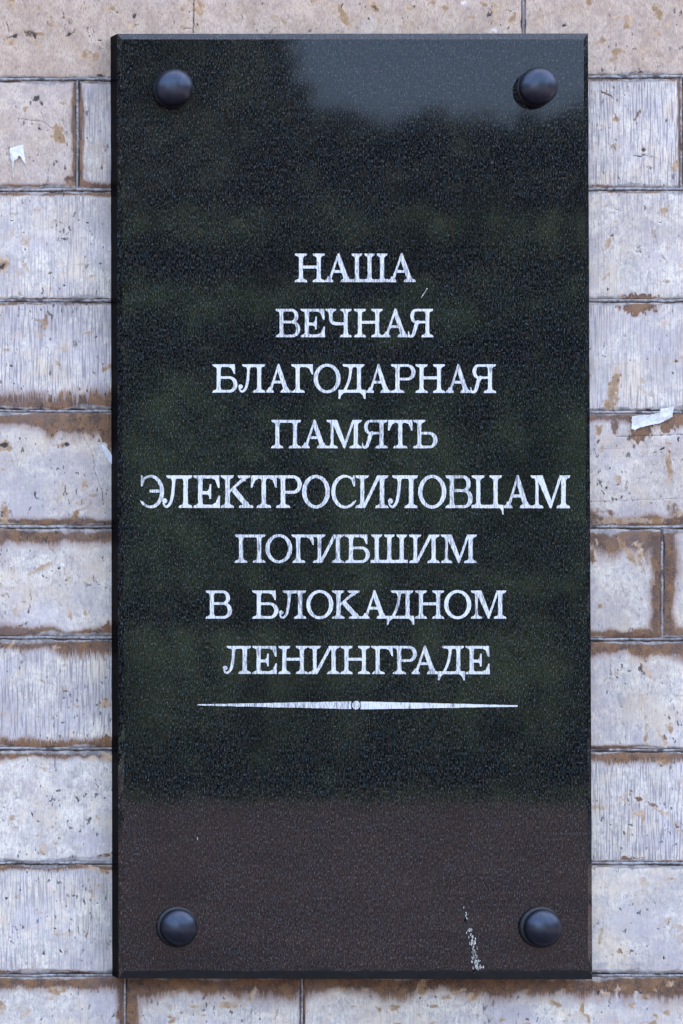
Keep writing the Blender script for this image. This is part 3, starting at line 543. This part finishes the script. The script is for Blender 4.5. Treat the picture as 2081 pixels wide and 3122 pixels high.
# ------------------------------------------------------------------ lettering
H = 88.
GX, GY = np.meshgrid(np.arange(-6, 128, .75), np.arange(-24, 96, .75))
def poly(pts):
    d = np.full(GX.shape, 1e9); s = np.ones(GX.shape); n = len(pts); j = n - 1
    for i in range(n):
        ex, ey = pts[j][0] - pts[i][0], pts[j][1] - pts[i][1]
        wx, wy = GX - pts[i][0], GY - pts[i][1]
        t = np.clip((wx * ex + wy * ey) / (ex * ex + ey * ey + 1e-9), 0, 1)
        d = np.minimum(d, (wx - ex * t) ** 2 + (wy - ey * t) ** 2)
        c1 = GY >= pts[i][1]; c2 = GY < pts[j][1]; c3 = ex * wy > ey * wx
        flip = (c1 & c2 & c3) | (~c1 & ~c2 & ~c3)
        s = np.where(flip, -s, s); j = i
    return s * np.sqrt(d)
def rect(x0, y0, x1, y1): return poly([(x0, y0), (x1, y0), (x1, y1), (x0, y1)])
def ell(cx, cy, a, b):
    px, py = GX - cx, GY - cy
    k0 = np.hypot(px / a, py / b); k1 = np.hypot(px / a ** 2, py / b ** 2)
    return k0 * (k0 - 1) / np.maximum(k1, 1e-6)
def U(*f):
    r = f[0]
    for g in f[1:]: r = np.minimum(r, g)
    return r
def sub(a, b): return np.maximum(a, -b)
def brush(pts, r0, r1, n=60, rm=None):
    """stroke along a smooth curve through pts, tapering from r0 to r1"""
    P = [np.array(p, float) for p in pts]; P = [2 * P[0] - P[1]] + P + [2 * P[-1] - P[-2]]
    f = np.full(GX.shape, 1e9); m = len(P) - 3
    for s_ in range(n + 1):
        t = s_ / n * m; i = min(int(t), m - 1); u = t - i
        a, b, c, d = P[i], P[i + 1], P[i + 2], P[i + 3]
        p = .5 * ((2 * b) + (-a + c) * u + (2 * a - 5 * b + 4 * c - d) * u * u + (-a + 3 * b - 3 * c + d) * u ** 3)
        q = s_ / n
        r = r0 + (r1 - r0) * q if rm is None else (r0 * (1 - q) ** 2 + 2 * rm * q * (1 - q) + r1 * q * q)
        f = np.minimum(f, np.hypot(GX - p[0], GY - p[1]) - r)
    return f
def disc(x, y, r): return np.hypot(GX - x, GY - y) - r
def ser(cx, up, l, r, sl=6.4, sr=6.4, th=8.0):
    """bracketed slab serif round a stem centre"""
    P = [(cx - l, 0), (cx + r, 0), (cx + r - 1.5, th * .7), (cx + r - 4.5, th), (cx + sr + 4, th + 1), (cx + sr + 1, th + 4), (cx + sr, th + 9),
         (cx - sl, th + 9), (cx - sl - 1, th + 4), (cx - sl - 4, th + 1), (cx - l + 4.5, th), (cx - l + 1.5, th * .7)]
    if up: P = [(x, H - y) for x, y in P]
    return poly(P)
def stem(cx, h=6.4, top=(19.5, 19.5), bot=(19.5, 19.5), th=8.):
    f = rect(cx - h, 1, cx + h, H - 1)
    if top: f = U(f, ser(cx, True, top[0], top[1], h, h, th))
    if bot: f = U(f, ser(cx, False, bot[0], bot[1], h, h, th))
    return f
def dshape(x0, x1, y0, y1, cx):
    return U(rect(x0, y0, cx, y1), ell(cx, (y0 + y1) / 2, x1 - cx, (y1 - y0) / 2))
def bowl(x0, x1, y0, y1, th=8.5, tv=12.5, k=.5):
    cx = x1 - (y1 - y0) * k * 1.02
    cx = max(cx, x0 + 2)
    return sub(dshape(x0, x1, y0, y1, cx), np.maximum(dshape(x0 - 5, x1 - tv, y0 + th, y1 - th, cx), -(GX - x0)))
def arm_r(x0, x1, y0, y1, drop, up):
    """horizontal arm with a flared terminal that drops (top arm) or rises (bottom arm)"""
    if up:   # bottom arm, terminal rises
        return poly([(x0, 0), (x1, 0), (x1, drop), (x1 - 5, drop - 1), (x1 - 8, drop - 9), (x1 - 13, y1 + 5), (x1 - 22, y1), (x0, y1)])
    return poly([(x0, H), (x1 - 1, H), (x1, H - drop), (x1 - 5, H - drop + 1), (x1 - 8, H - drop + 9), (x1 - 13, y0 - 4), (x1 - 22, y0), (x0, y0)])
def G_N(): return (93, U(stem(19.5), stem(73.5), rect(19.5, 41.5, 73.5, 51)))
def tri(ap, il, ir, bl, br, bary, fl, fr):
    """А: outer left foot, outer right foot"""
    thin = poly([(fl, 5), (fl + 9.5, 5), (ap + 1, H - 10), (ap + 3, H + 1), (ap - 2, H + 1)])
    thick = poly([(ap - 3, H + 1), (ap + 3, H + 1), (fr, 5), (fr - 16.5, 5), (ap - 7, H - 12)])
    return U(thin, thick)
def G_A():
    d = tri(43, 0, 0, 0, 0, 0, 10.5, 77)
    return (87, U(d, rect(22, 28.5, 62, 37.5), ser(14, False, 14, 14, 4, 4, 9), ser(67, False, 18, 20, 7, 7, 9)))
def G_Sh():
    f = U(*[stem(c, 6.4, (17, 17), None) for c in (19, 56.5, 94)])
    return (113, U(f, rect(0.5, 0, 112.5, 10), ser(19, False, 19, 17), ser(56.5, False, 17, 17), ser(94, False, 17, 19)))
def G_V():
    return (81, U(stem(19.5, 6.3, (19.5, 8), (19.5, 8)), bowl(19, 75, 43, H, 8.5, 13), bowl(19, 81, 0, 51.5, 8.5, 14)))
def G_E():
    m = poly([(20, 36), (40, 36), (44, 33), (45.5, 24), (51, 24), (51, 65), (46, 64), (44, 51), (39, 46), (20, 45.5)])
    return (75.5, U(stem(20, 6.6, (20, 8), (20, 8)), arm_r(20, 74.5, H - 9, 0, 35, False), arm_r(20, 75.5, 0, 9.5, 34, True), m))
def G_Ch():
    f = brush([(17, 84), (17, 62), (19, 50), (27, 43.5), (40, 42), (62, 42)], 6.2, 4.8, 80)
    return (82, U(ser(17, True, 17, 17.5, 6, 6), f, stem(63, 6.4, (18.5, 19), (18.5, 19))))
def G_Ya():
    b = bowl(0, 55, 43, H, 8.5, 12.5)[:, :]
    leg = brush([(31, 47), (26, 40), (20, 20), (16, 8), (9, 3), (3, 6), (1.5, 17)], 6.2, 1.8, 90, 6.4)
    # mirrored bowl
    xs = 0
    cx = 25
    outer = U(rect(cx, 43, 62, H), ell(cx, (43 + H) / 2, cx - 6.5, (H - 43) / 2)); inner = U(rect(cx, 51, 60, H - 8.5), ell(cx, (43 + H) / 2 - .2, cx - 18.5, (H - 60) / 2))
    return (79, U(sub(outer, inner), stem(59.5, 6.4, (8, 19.5), (19.5, 19.5)), leg))
def G_B():
    return (78, U(stem(20, 6.4, (20, 8), (20, 8)), arm_r(20, 71, H - 9, 0, 31, False), bowl(19, 78, 0, 51, 8.8, 13)))
def G_L():
    leg = brush([(33, 83), (31.5, 60), (29, 35), (24, 15), (16, 5), (9, 5), (4, 12)], 4.6, 2.6, 100, 5.2)
    return (84, U(ser(32, True, 20.5, 16, 5, 5), rect(30, H - 9.5, 64, H), stem(64.5, 6.5, (16, 19), (19.5, 19.5)), leg, disc(8, 19, 7.2)))
def G_G():
    return (68, U(stem(20.5, 6.6, (20.5, 8), (18, 22.5)), arm_r(20, 68, H - 9.5, 0, 33, False)))
def G_O():
    return (83, sub(ell(41.5, 44, 41.5, 45.3), ell(41.5, 44, 28, 36)))
def G_D():
    leg = brush([(38, 82), (35.5, 55), (30, 32), (20, 10), (14, 5)], 4.6, 4, 70, 4.8)
    f1 = poly([(0, -19), (5.5, -18.5), (9, -8), (16, -1), (24, 1), (24, 6), (0, 9)])
    f2 = poly([(83, -19), (77.5, -18.5), (74, -8), (67, -1), (58, 1), (58, 6), (83, 9)])
    return (83, U(ser(37, True, 25, 16, 5, 5), rect(35, H - 9.5, 64, H), stem(62.5, 6.3, (16, 17.5), None), leg, rect(.5, 0, 82.5, 9.5), ser(62.5, False, 14, 14), f1, f2))
def G_R():
    return (75.5, U(stem(20.5, 6.6, (20.5, 8), (20.5, 21.5)), bowl(20, 75.5, 38, H, 8.5, 13)))
def G_P():
    return (93, U(stem(19.5), stem(73.5), rect(19, H - 9.5, 74, H)))
def G_M():
    dk = poly([(17, H), (33, H), (60, 14), (58, 0), (52.5, 0), (17, H - 8)])
    th = poly([(52, 0), (57, 0), (86, H - 4), (90, H), (79, H), (54, 14)])
    return (109, U(stem(17.5, 4.5, (17.5, 5), (18, 18)), dk, th, stem(90, 6.6, (10, 19), (20, 19))))
def G_T():
    l = [(75.5 - x, y) for x, y in [(38, H), (74.5, H), (75.5, H - 34), (70.5, H - 33), (67, H - 24), (62, H - 14), (53, H - 9.5), (38, H - 9.5)]]
    return (75.5, U(stem(37.7, 6.5, (12, 12), (22, 22)), poly(l), arm_r(37, 75.5, H - 9.5, 0, 34, False)))
def G_Mz():
    return (76, U(stem(20, 6.2, (20, 19.5), (20, 8)), bowl(19, 76, 0, 51, 8.8, 13.5)))
def G_C(m=False):
    ring = sub(ell(40, 44, 40, 45.3), ell(43, 44, 30.5, 37.5))
    ring = np.maximum(ring, -rect(53, 22, 100, 70)); ring = np.maximum(ring, -poly([(64, 22), (100, 22), (100, -5), (74, 8), (68, 18)]))
    ring = np.maximum(ring, GX - 72)
    t1 = poly([(66, H), (71, H), (71.5, 58), (66, 58), (60, 74)])
    return (75, U(ring, t1, brush([(55, 6), (65, 11), (73, 20)], 4, 1.6, 30)))
def G_Ee():
    ring = sub(ell(35, 44, 40, 45.3), ell(32, 44, 30, 37.5))
    ring = np.maximum(ring, -rect(-30, 22, 22, 70)); ring = np.maximum(ring, 3 - GX)
    ring = np.maximum(ring, -poly([(11, 22), (-20, 22), (-20, -5), (1, 8), (7, 18)]))
    t1 = poly([(9, H), (4, H), (3.5, 58), (9, 58), (15, 74)])
    return (75, U(ring, t1, brush([(20, 6), (10, 11), (2, 20)], 4, 1.6, 30), rect(30, 41, 64, 50)))
def G_K():
    th = poly([(25, 38), (32, 46), (77, H - 6), (70, H - 3), (60, H - 7), (25, 48)])
    dk = poly([(31, 47), (42, 55), (83, 6), (64, 6), (34, 41)])
    return (92, U(stem(20, 6.6, (19.5, 18), (19.5, 19)), th, dk, ser(67, True, 20, 17, 2, 3), ser(72.5, False, 22, 19.5, 5, 5)))
def G_I():
    th = poly([(24, 0), (34, 8), (68, H - 1), (58, H)] if 0 else [(22, 0), (28, 0), (74, H), (62, H), (25, 14)])
    return (95, U(stem(20, 5.8, (20, 18.5), (20, 7)), stem(76, 6.6, (14, 19), (20, 19)), th))
def G_Ts():
    f = poly([(88, 9), (93, 9), (93, -17), (89.5, -17), (87.5, -7), (82, 0), (76, 4)])
    return (93, U(stem(20, 6.3, (20, 18.5), None), stem(70, 6.3, (18.5, 18.5), None), rect(.5, 0, 92.5, 9.5), ser(20, False, 19.5, 16), ser(70, False, 16, 16), f))
GLYPH = {'Н': G_N, 'А': G_A, 'Ш': G_Sh, 'В': G_V, 'Е': G_E, 'Ч': G_Ch, 'Я': G_Ya, 'Б': G_B, 'Л': G_L, 'Г': G_G, 'О': G_O, 'Д': G_D, 'Р': G_R, 'П': G_P,
         'М': G_M, 'Т': G_T, 'Ь': G_Mz, 'С': G_C, 'Э': G_Ee, 'К': G_K, 'И': G_I, 'Ц': G_Ts}

def field_mesh(name, F, xs, ys):
    """fill the region F < 0 exactly: strips for full cells, clipped polygons on the outline"""
    F = F + 1e-5
    ins = F < 0; R, Cn = F.shape
    full = ins[:-1, :-1] & ins[1:, :-1] & ins[:-1, 1:] & ins[1:, 1:]
    anyi = ins[:-1, :-1] | ins[1:, :-1] | ins[:-1, 1:] | ins[1:, 1:]
    verts, faces = [], []
    for r in range(R - 1):
        row = full[r]; c = 0
        idx = np.flatnonzero(np.diff(np.concatenate([[0], row.astype(int), [0]])))
        for a, b in zip(idx[::2], idx[1::2]):
            k = len(verts)
            verts += [(xs[a], ys[r]), (xs[b], ys[r]), (xs[b], ys[r + 1]), (xs[a], ys[r + 1])]; faces.append((k, k + 1, k + 2, k + 3))
    for r, c in zip(*np.nonzero(anyi & ~full)):
        cor = [(xs[c], ys[r], F[r, c]), (xs[c + 1], ys[r], F[r, c + 1]), (xs[c + 1], ys[r + 1], F[r + 1, c + 1]), (xs[c], ys[r + 1], F[r + 1, c])]
        out = []
        for i in range(4):
            p, q = cor[i], cor[(i + 1) % 4]
            if p[2] < 0: out.append(p[:2])
            if (p[2] < 0) != (q[2] < 0):
                t = p[2] / (p[2] - q[2]); out.append((p[0] + (q[0] - p[0]) * t, p[1] + (q[1] - p[1]) * t))
        if len(out) >= 3:
            k = len(verts); verts += out; faces.append(tuple(range(k, k + len(out))))
    me = bpy.data.meshes.new(name)
    me.from_pydata([(x, 0, y) for x, y in verts], [], faces); me.update()
    return me
GM = {}
for ch, fn in GLYPH.items():
    wd, F = fn()
    F = F + (vn(GX / 2.6, GY / 5, ord(ch)) - .5) * .9 + .42      # hand cut outline
    me = field_mesh('letter', F, GX[0], GY[:, 0]); me.materials.append(PAINT)
    GM[ch] = (wd, me)
ROWS = [
 (772.8, 860.7, 860.7, [('Н', 897, 990.5), ('А', 988, 1074.5), ('Ш', 1068, 1183), ('А', 1181, 1267)]),
 (941.5, 1028.6, 1028.8, [('В', 838.8, 914.7), ('Е', 914.7, 989.7), ('Ч', 990.3, 1072), ('Н', 1077, 1168), ('А', 1163, 1247), ('Я', 1243, 1321)]),
 (1110.3, 1197.3, 1198.6, [('Б', 646, 723.4), ('Л', 724.7, 808.6), ('А', 808.6, 889), ('Г', 886, 953.7), ('О', 955.3, 1038), ('Д', 1030.8, 1114), ('А', 1115, 1192), ('Р', 1190, 1266), ('Н', 1265, 1356.8), ('А', 1357.5, 1436), ('Я', 1432.7, 1512.4)]),
 (1280, 1367, 1367.3, [('П', 825, 918), ('А', 917, 1000), ('М', 994, 1103), ('Я', 1102, 1181.7), ('Т', 1181.7, 1257.3), ('Ь', 1257.3, 1333.2)]),
 (1449, 1548.7, 1550, [('Э', 424.9, 499.5), ('Л', 492.5, 586.5), ('Е', 588, 670), ('К', 670.4, 772.4), ('Т', 763.5, 843.2), ('Р', 840, 919.5), ('О', 919.5, 1005.3), ('С', 1008.8, 1085.3), ('И', 1082, 1184), ('Л', 1181, 1274), ('О', 1273.5, 1360), ('В', 1356, 1440.7), ('Ц', 1436, 1534.4), ('А', 1533.8, 1621.5), ('М', 1616.7, 1738)]),
 (1629.5, 1716, 1717, [('П', 714, 809), ('О', 808, 890), ('Г', 887.3, 956.2), ('И', 952.7, 1048.3), ('Б', 1049.3, 1126.8), ('Ш', 1128.4, 1242.9), ('И', 1245.4, 1340), ('М', 1342.5, 1453)]),
 (1800, 1886.6, 1886.6, [('В', 625.5, 706.8), ('Б', 767.4, 848), ('Л', 848, 933.9), ('О', 932.6, 1015.5), ('К', 1010.4, 1105), ('А', 1099.8, 1182.7), ('Д', 1178, 1262.4), ('Н', 1263.4, 1353.6), ('О', 1352.6, 1436.2), ('М', 1434, 1543)]),
 (1969, 2055, 2056, [('Л', 677.5, 765.8), ('Е', 767.4, 843.3), ('Н', 846.5, 938.6), ('И', 938, 1035.3), ('Н', 1036, 1127.8), ('Г', 1130, 1197.3), ('Р', 1195.8, 1270.4), ('А', 1253, 1336.7), ('Д', 1334, 1417), ('Е', 1417, 1492.3)]),
]
lift = 0.0003
for top, b0, b1, row in ROWS:
    for n_, (ch, x0, x1) in enumerate(row):
        wd, me = GM[ch]
        bl = b0 + (b1 - b0) * n_ / max(1, len(row) - 1)
        o = link('letter', me, None, plaque)
        x, _, z = at(x0, bl)
        # neighbours touch at their serifs: each second letter lies a hair deeper in its cut
        o.location = (x, -lift - (n_ % 2) * 0.00015, z)
        o.scale = ((x1 - x0) / wd * S, 1, (bl - top) / H * S)

def flat(name, pts, parent, mat, dep=-lift):
    me = bpy.data.meshes.new(name); V = [at(px, py, 0) for px, py in pts]
    me.from_pydata([(x, dep, z) for x, y, z in V], [], [tuple(range(len(V)))]); me.update()
    return link(name, me, mat, parent)
def wob_line(x0, x1, ya0, ya1, yb0, yb1, n=40):
    up = [(x0 + (x1 - x0) * i / n, ya0 + (ya1 - ya0) * i / n + random.uniform(-.5, .5)) for i in range(n + 1)]
    dn = [(x0 + (x1 - x0) * i / n, yb0 + (yb1 - yb0) * i / n + random.uniform(-.5, .5)) for i in range(n, -1, -1)]
    return dn[::-1] + up[::-1]
flat('divider_line', wob_line(601, 1070, 2147.2, 2138.4, 2150.8, 2161.7), plaque, PAINT)
flat('divider_line', wob_line(1098.5, 1577, 2138.6, 2150.3, 2162.9, 2154.4), plaque, PAINT)
flat('divider_dot', [(1084.7 + 12.4 * math.cos(a), 2150 + 13.2 * math.sin(a)) for a in np.linspace(2 * math.pi, 0, 33)[:-1]], plaque, PAINT)

# chipped streak and small nicks, pale broken crystal on the polished face
def flecks(name, lst):
    V, F = [], []
    for px, py, a, b, ang in lst:
        k = len(V); m = 7; ca, sa_ = math.cos(ang), math.sin(ang)
        for i in range(m):
            t = -2 * math.pi * i / m; r = random.uniform(.6, 1.15)
            u, v = a * r * math.cos(t), b * r * math.sin(t)
            x, _, z = at(px + u * ca - v * sa_, py + u * sa_ + v * ca); V.append((x, -lift, z))
        F.append(tuple(range(k, k + m))[::-1])
    me = bpy.data.meshes.new(name); me.from_pydata(V, [], F); me.update()
    o = link(name, me, CHIP, plaque); o['kind'] = 'stuff'; return o
CHIP = mat_simple('broken_crystal', (.30, .28, .25), (.75, .70, .62), 300)
L = []
for i in range(110):
    t = random.random() ** .7; px = 1410 + 46 * t ** .8; py = 2765 + 190 * t
    if t < .35 and random.random() < .6: continue
    L.append((px + random.gauss(0, 3 + 5 * t), py, random.uniform(1.0, 2.6), random.uniform(2.0, 6.5), random.uniform(-.35, .15)))
L += [(1291 + i * 3.2, 896 - i * 5, 1.4, 3.4, .5) for i in range(-2, 4)]
L += [(601, 2556, 1.2, 4.5, 0)]
flecks('chip_streak', L)
L = [(1408 + 38 * (i / 30) + random.gauss(0, 3), 2770 + 190 * i / 30, random.uniform(2, 6), random.uniform(6, 12), -.2) for i in range(31) if random.random() < .65]
L2 = [(795 + random.gauss(0, 9), 2765 + random.gauss(0, 18), random.uniform(1, 2), random.uniform(2, 4), random.uniform(-.6, .6)) for i in range(22)] + [(1500, 496, 5, 6, 0)]
DULL = mat_simple('dried_splash', (.035, .032, .028), (.085, .076, .062), 200)
o = flecks('dried_splash', L2); o.data.materials.clear(); o.data.materials.append(DULL)
SMEAR = mat_simple('dark_smear', (.002, .002, .002), (.007, .006, .006), 150, .5)
o = flecks('dark_smear', L); o.data.materials.clear(); o.data.materials.append(SMEAR)
for v in o.data.vertices: v.co.y = -.0001
DK = mat_simple('oil_stain', (.004, .004, .004), (.012, .010, .010), 150, .25)

# ------------------------------------------------------------------ domed bolts
def lathe(name, prof, seg=64):
    V, Q = [], []
    n = len(prof)
    for s_ in range(seg):
        a = 2 * math.pi * s_ / seg
        for r, y in prof: V.append((r * math.cos(a), y, r * math.sin(a)))
    for s_ in range(seg):
        t = (s_ + 1) % seg
        for i in range(n - 1): Q.append((s_ * n + i, s_ * n + i + 1, t * n + i + 1, t * n + i))
    me = mesh_np(name, V, Q, smooth=True)
    import bmesh
    bm = bmesh.new(); bm.from_mesh(me); bmesh.ops.remove_doubles(bm, verts=bm.verts, dist=1e-6)
    bmesh.ops.recalc_face_normals(bm, faces=bm.faces); bm.to_mesh(me); bm.free()
    me.polygons.foreach_set('use_smooth', np.ones(len(me.polygons), dtype=bool))
    return me
R_ = 57 * S
y0 = -.0075
prof = [(0.0, y0 - R_ * .72)]
for i in range(1, 25):
    a = math.radians(90 * i / 24); prof.append((R_ * math.sin(a), y0 - R_ * .72 * math.cos(a)))
prof += [(R_ * 1.0, y0 + .0010), (R_ * .96, y0 + .0022), (R_ * .80, y0 + .0026)]
dome = lathe('dome', prof); dome.materials.append(RIVET)
wash = lathe('washer', [(R_ * .80, y0 + .002), (R_ * .95, y0 + .003), (R_ * 1.0, y0 + .0045), (R_ * 1.0, -.0006), (R_ * .98, .0004)]); wash.materials.append(WASHER)
for px, py, k in ((524, 274, 1.0), (1631, 270, 1.02), (538, 2826, .99), (1645, 2827, 1.0)):
    o = link('bolt', dome, None, plaque); x, _, z = at(px, py); o.location = (x, 0, z); o.scale = (k, 1, k)
    o.rotation_euler = (0, random.uniform(0, 6), 0)
    ws = link('washer', wash, None, o)
    if py > 1000: ws.scale = (1.1, 1, 1.1)

# ------------------------------------------------------------------ scraps left on the wall
def scrap(name, label, cat, pts, mat, dep0, group=None):
    """thin torn sheet stuck to the stone, slightly curled"""
    P2 = []
    for (ax, ay), (bx, by) in zip(pts, pts[1:] + pts[:1]):
        m = max(1, int(math.hypot(bx - ax, by - ay) / 4))
        P2 += [(ax + (bx - ax) * k / m + (random.uniform(-1.3, 1.3) if k else 0), ay + (by - ay) * k / m + (random.uniform(-1.3, 1.3) if k else 0)) for k in range(m)]
    pts = P2; V, n = [], len(pts)
    for lay in (0, 1):
        for i, (px, py) in enumerate(pts):
            d = T - dep0 - (.0006 if lay else 0) - .0006 * math.sin(i * .35) ** 2
            V.append(at(px, py, d))
    F = [tuple(range(n, 2 * n))] + [(i, (i + 1) % n, n + (i + 1) % n, n + i) for i in range(n)]
    me = bpy.data.meshes.new(name); me.from_pydata(V, [], F); me.update()
    o = link(name, me, mat); o['label'] = label; o['category'] = cat
    if group: o['group'] = group
scrap('paper_scrap', 'small torn strip of white paper stuck on the stone left of the upper left bolt', 'paper scrap',
      [(29, 452), (50, 444), (70, 441), (73, 468), (78, 500), (70, 492), (62, 478), (56, 474), (50, 486), (43, 490), (40, 515), (42, 545), (38, 530), (35, 500), (31, 478)], PAPER, .0013, 'torn paper on the wall')
scrap('paper_scrap', 'longer torn strip of white paper across the joint right of the plaque', 'paper scrap',
      [(1926, 1270), (1950, 1266), (1985, 1264), (2010, 1258), (2013, 1246), (2035, 1244), (2054, 1236), (2050, 1270), (2030, 1282), (2005, 1292), (1975, 1298), (1948, 1304), (1936, 1311), (1925, 1308)], PAPER, .0013, 'torn paper on the wall')
scrap('plaster_flake', 'curved sliver of white plaster on the wall touching the left edge of the plaque', 'plaster flake',
      [(309, 1352), (318, 1358), (330, 1372), (345, 1392), (345, 1420), (336, 1412), (322, 1394), (312, 1372)], PLASTER, .0012)

# ------------------------------------------------------------------ what the polished face mirrors: pavement, lawn and trees across the way
PAVE = mat_simple('paving', (.048, .031, .038), (.098, .067, .074), .9)
GRASS = mat_simple('lawn', (.05, .09, .02), (.09, .14, .035), 2)
def sheet(name, x0, x1, y0_, y1_, z, mat):
    o = link(name, mesh_np(name, [(x0, y0_, z), (x1, y0_, z), (x1, y1_, z), (x0, y1_, z)], [(0, 1, 2, 3)]), mat); o['kind'] = 'structure'; return o
sheet('pavement', -300, 300, -56, 60, GROUND, PAVE)
sheet('lawn', -300, 300, -600, -55, GROUND + .004, GRASS)
def mirror_x(px, Ld): return CX + ((px - 1040.5) * S - CX) * (D + Ld) / D
def mirror_z(py, Ld): return CZ + ((1561 - py) * S - CZ) * (D + Ld) / D
def foliage(name, label, items, col1, col2, leaf=.35, dens=60):
    """many leaf clumps spread over bulging crowns: items = (x, y, z, rx, ry, rz)"""
    V = []
    for cx, cy, cz, rx, ry, rz in items:
        n = int(dens * (rx * rz) ** .9) + 40
        th = rng.uniform(0, 2 * math.pi, n); ph = np.arccos(rng.uniform(-1, 1, n)); rad = rng.uniform(.72, 1.06, n)
        lump = .76 + .26 * vn(th * 1.6, ph * 2.4, int(abs(cx * 10)) % 1000)
        c = np.stack([cx + rx * rad * lump * np.sin(ph) * np.cos(th), cy + ry * rad * lump * np.sin(ph) * np.sin(th), cz + rz * rad * lump * np.cos(ph)], -1)
        c[:, 2] = np.maximum(c[:, 2], GROUND + .1)
        u = rng.normal(size=(n, 3)); u /= np.linalg.norm(u, axis=1)[:, None]; v = np.cross(u, rng.normal(size=(n, 3))); v /= np.linalg.norm(v, axis=1)[:, None]
        s_ = leaf * rng.uniform(.6, 1.5, n)[:, None]
        V.append(np.stack([c - u * s_, c + v * s_ * .8, c + u * s_, c - v * s_ * .8], 1).reshape(-1, 3))
    V = np.concatenate(V); Q = np.arange(len(V)).reshape(-1, 4)
    T3 = []
    for cx, cy, cz, rx, ry, rz in items:      # the dense inside of each crown
        b = len(V); A_, B_ = 14, 9; vv = []
        for i in range(B_ + 1):
            for j in range(A_):
                p_, t_ = math.pi * i / B_, 2 * math.pi * j / A_; rr = .78 + .1 * random.random()
                vv.append((cx + rx * rr * math.sin(p_) * math.cos(t_), cy + ry * rr * math.sin(p_) * math.sin(t_), max(cz + rz * rr * math.cos(p_), GROUND + .05)))
        V = np.concatenate([V, np.array(vv)])
        Q = np.concatenate([Q, np.array([(b + i * A_ + j, b + i * A_ + (j + 1) % A_, b + (i + 1) * A_ + (j + 1) % A_, b + (i + 1) * A_ + j) for i in range(B_) for j in range(A_)])])
    o = link(name, mesh_np(name, V, Q), mat_simple(name + '_leaves', col1, col2, .5)); o['kind'] = 'stuff'; o['label'] = label
    return o
def crown_row(Ld, px0, px1, py_top, py_bot, nn, jit=.12):
    """a row of trees: a rounded crown on each, and the mass below it"""
    out = []
    xa_, xb_ = mirror_x(px0, Ld), mirror_x(px1, Ld); zt, zb = mirror_z(py_top, Ld), max(mirror_z(py_bot, Ld), GROUND)
    wd_ = (xb_ - xa_) / nn
    for i in range(nn):
        x_ = xa_ + wd_ * (i + .5 + random.uniform(-.2, .2)); top = zb + (zt - zb) * random.uniform(1 - jit, 1)
        rz = min((top - zb) / 2, wd_ * random.uniform(.55, .8)); y_ = -Ld + random.uniform(-1.5, 1.5)
        out.append((x_, y_, top - rz, wd_ * random.uniform(.6, .85), min(3, wd_), rz))
        if top - zb > 2.2 * rz:
            hz = (top - rz * .9 - zb) / 2
            out.append((x_, y_ - .5, zb + hz * .95, wd_ * 1.35, 2.5, hz * 1.02))
    return out
foliage('shrubbery', 'low green shrubs across the way, mirrored in the lower half of the plaque', crown_row(58, -500, 2600, 1730, 2500, 26, .03), (.031, .058, .026), (.056, .092, .042), .3)
foliage('wood', 'green trees across the way, mirrored in the plaque', crown_row(72, -500, 2600, 890, 2500, 22, .025) , (.028, .062, .030), (.055, .100, .046), .45)
foliage('wood', 'pale green far row of trees mirrored above the nearer trees', crown_row(90, -600, 2700, 645, 2400, 30, .015), (.052, .088, .046), (.092, .135, .070), .55)
foliage('wood', 'tall dark trees whose tops are mirrored against the sky', crown_row(105, 800, 1950, 345, 2300, 9, .015) + crown_row(104, -900, 745, -520, 2300, 4, .02) + crown_row(107, -700, 765, -420, 2300, 3, .02) + crown_row(109, -700, 2800, 430, 2300, 14, .02) + crown_row(101, -700, 2800, 520, 2300, 26, .02) + crown_row(105, 1900, 2800, 290, 2300, 6, .03), (.02, .032, .025), (.045, .065, .045), .6, 40)
side = []  # trees added out of view to darken what the bevels mirror
for sx, x_ in ((-1, -34), (1, 38)):
    for k_ in range(7): side.append((x_ + random.uniform(-2, 2), 8 - k_ * 9, GROUND + 7.5, 4, 6.5, 8.5 + random.uniform(-1, 1)))
foliage('wood', 'unseen dark trees added on both sides so the plaque edges mirror something dark', side, (.015, .022, .018), (.03, .04, .03), .5, 40)
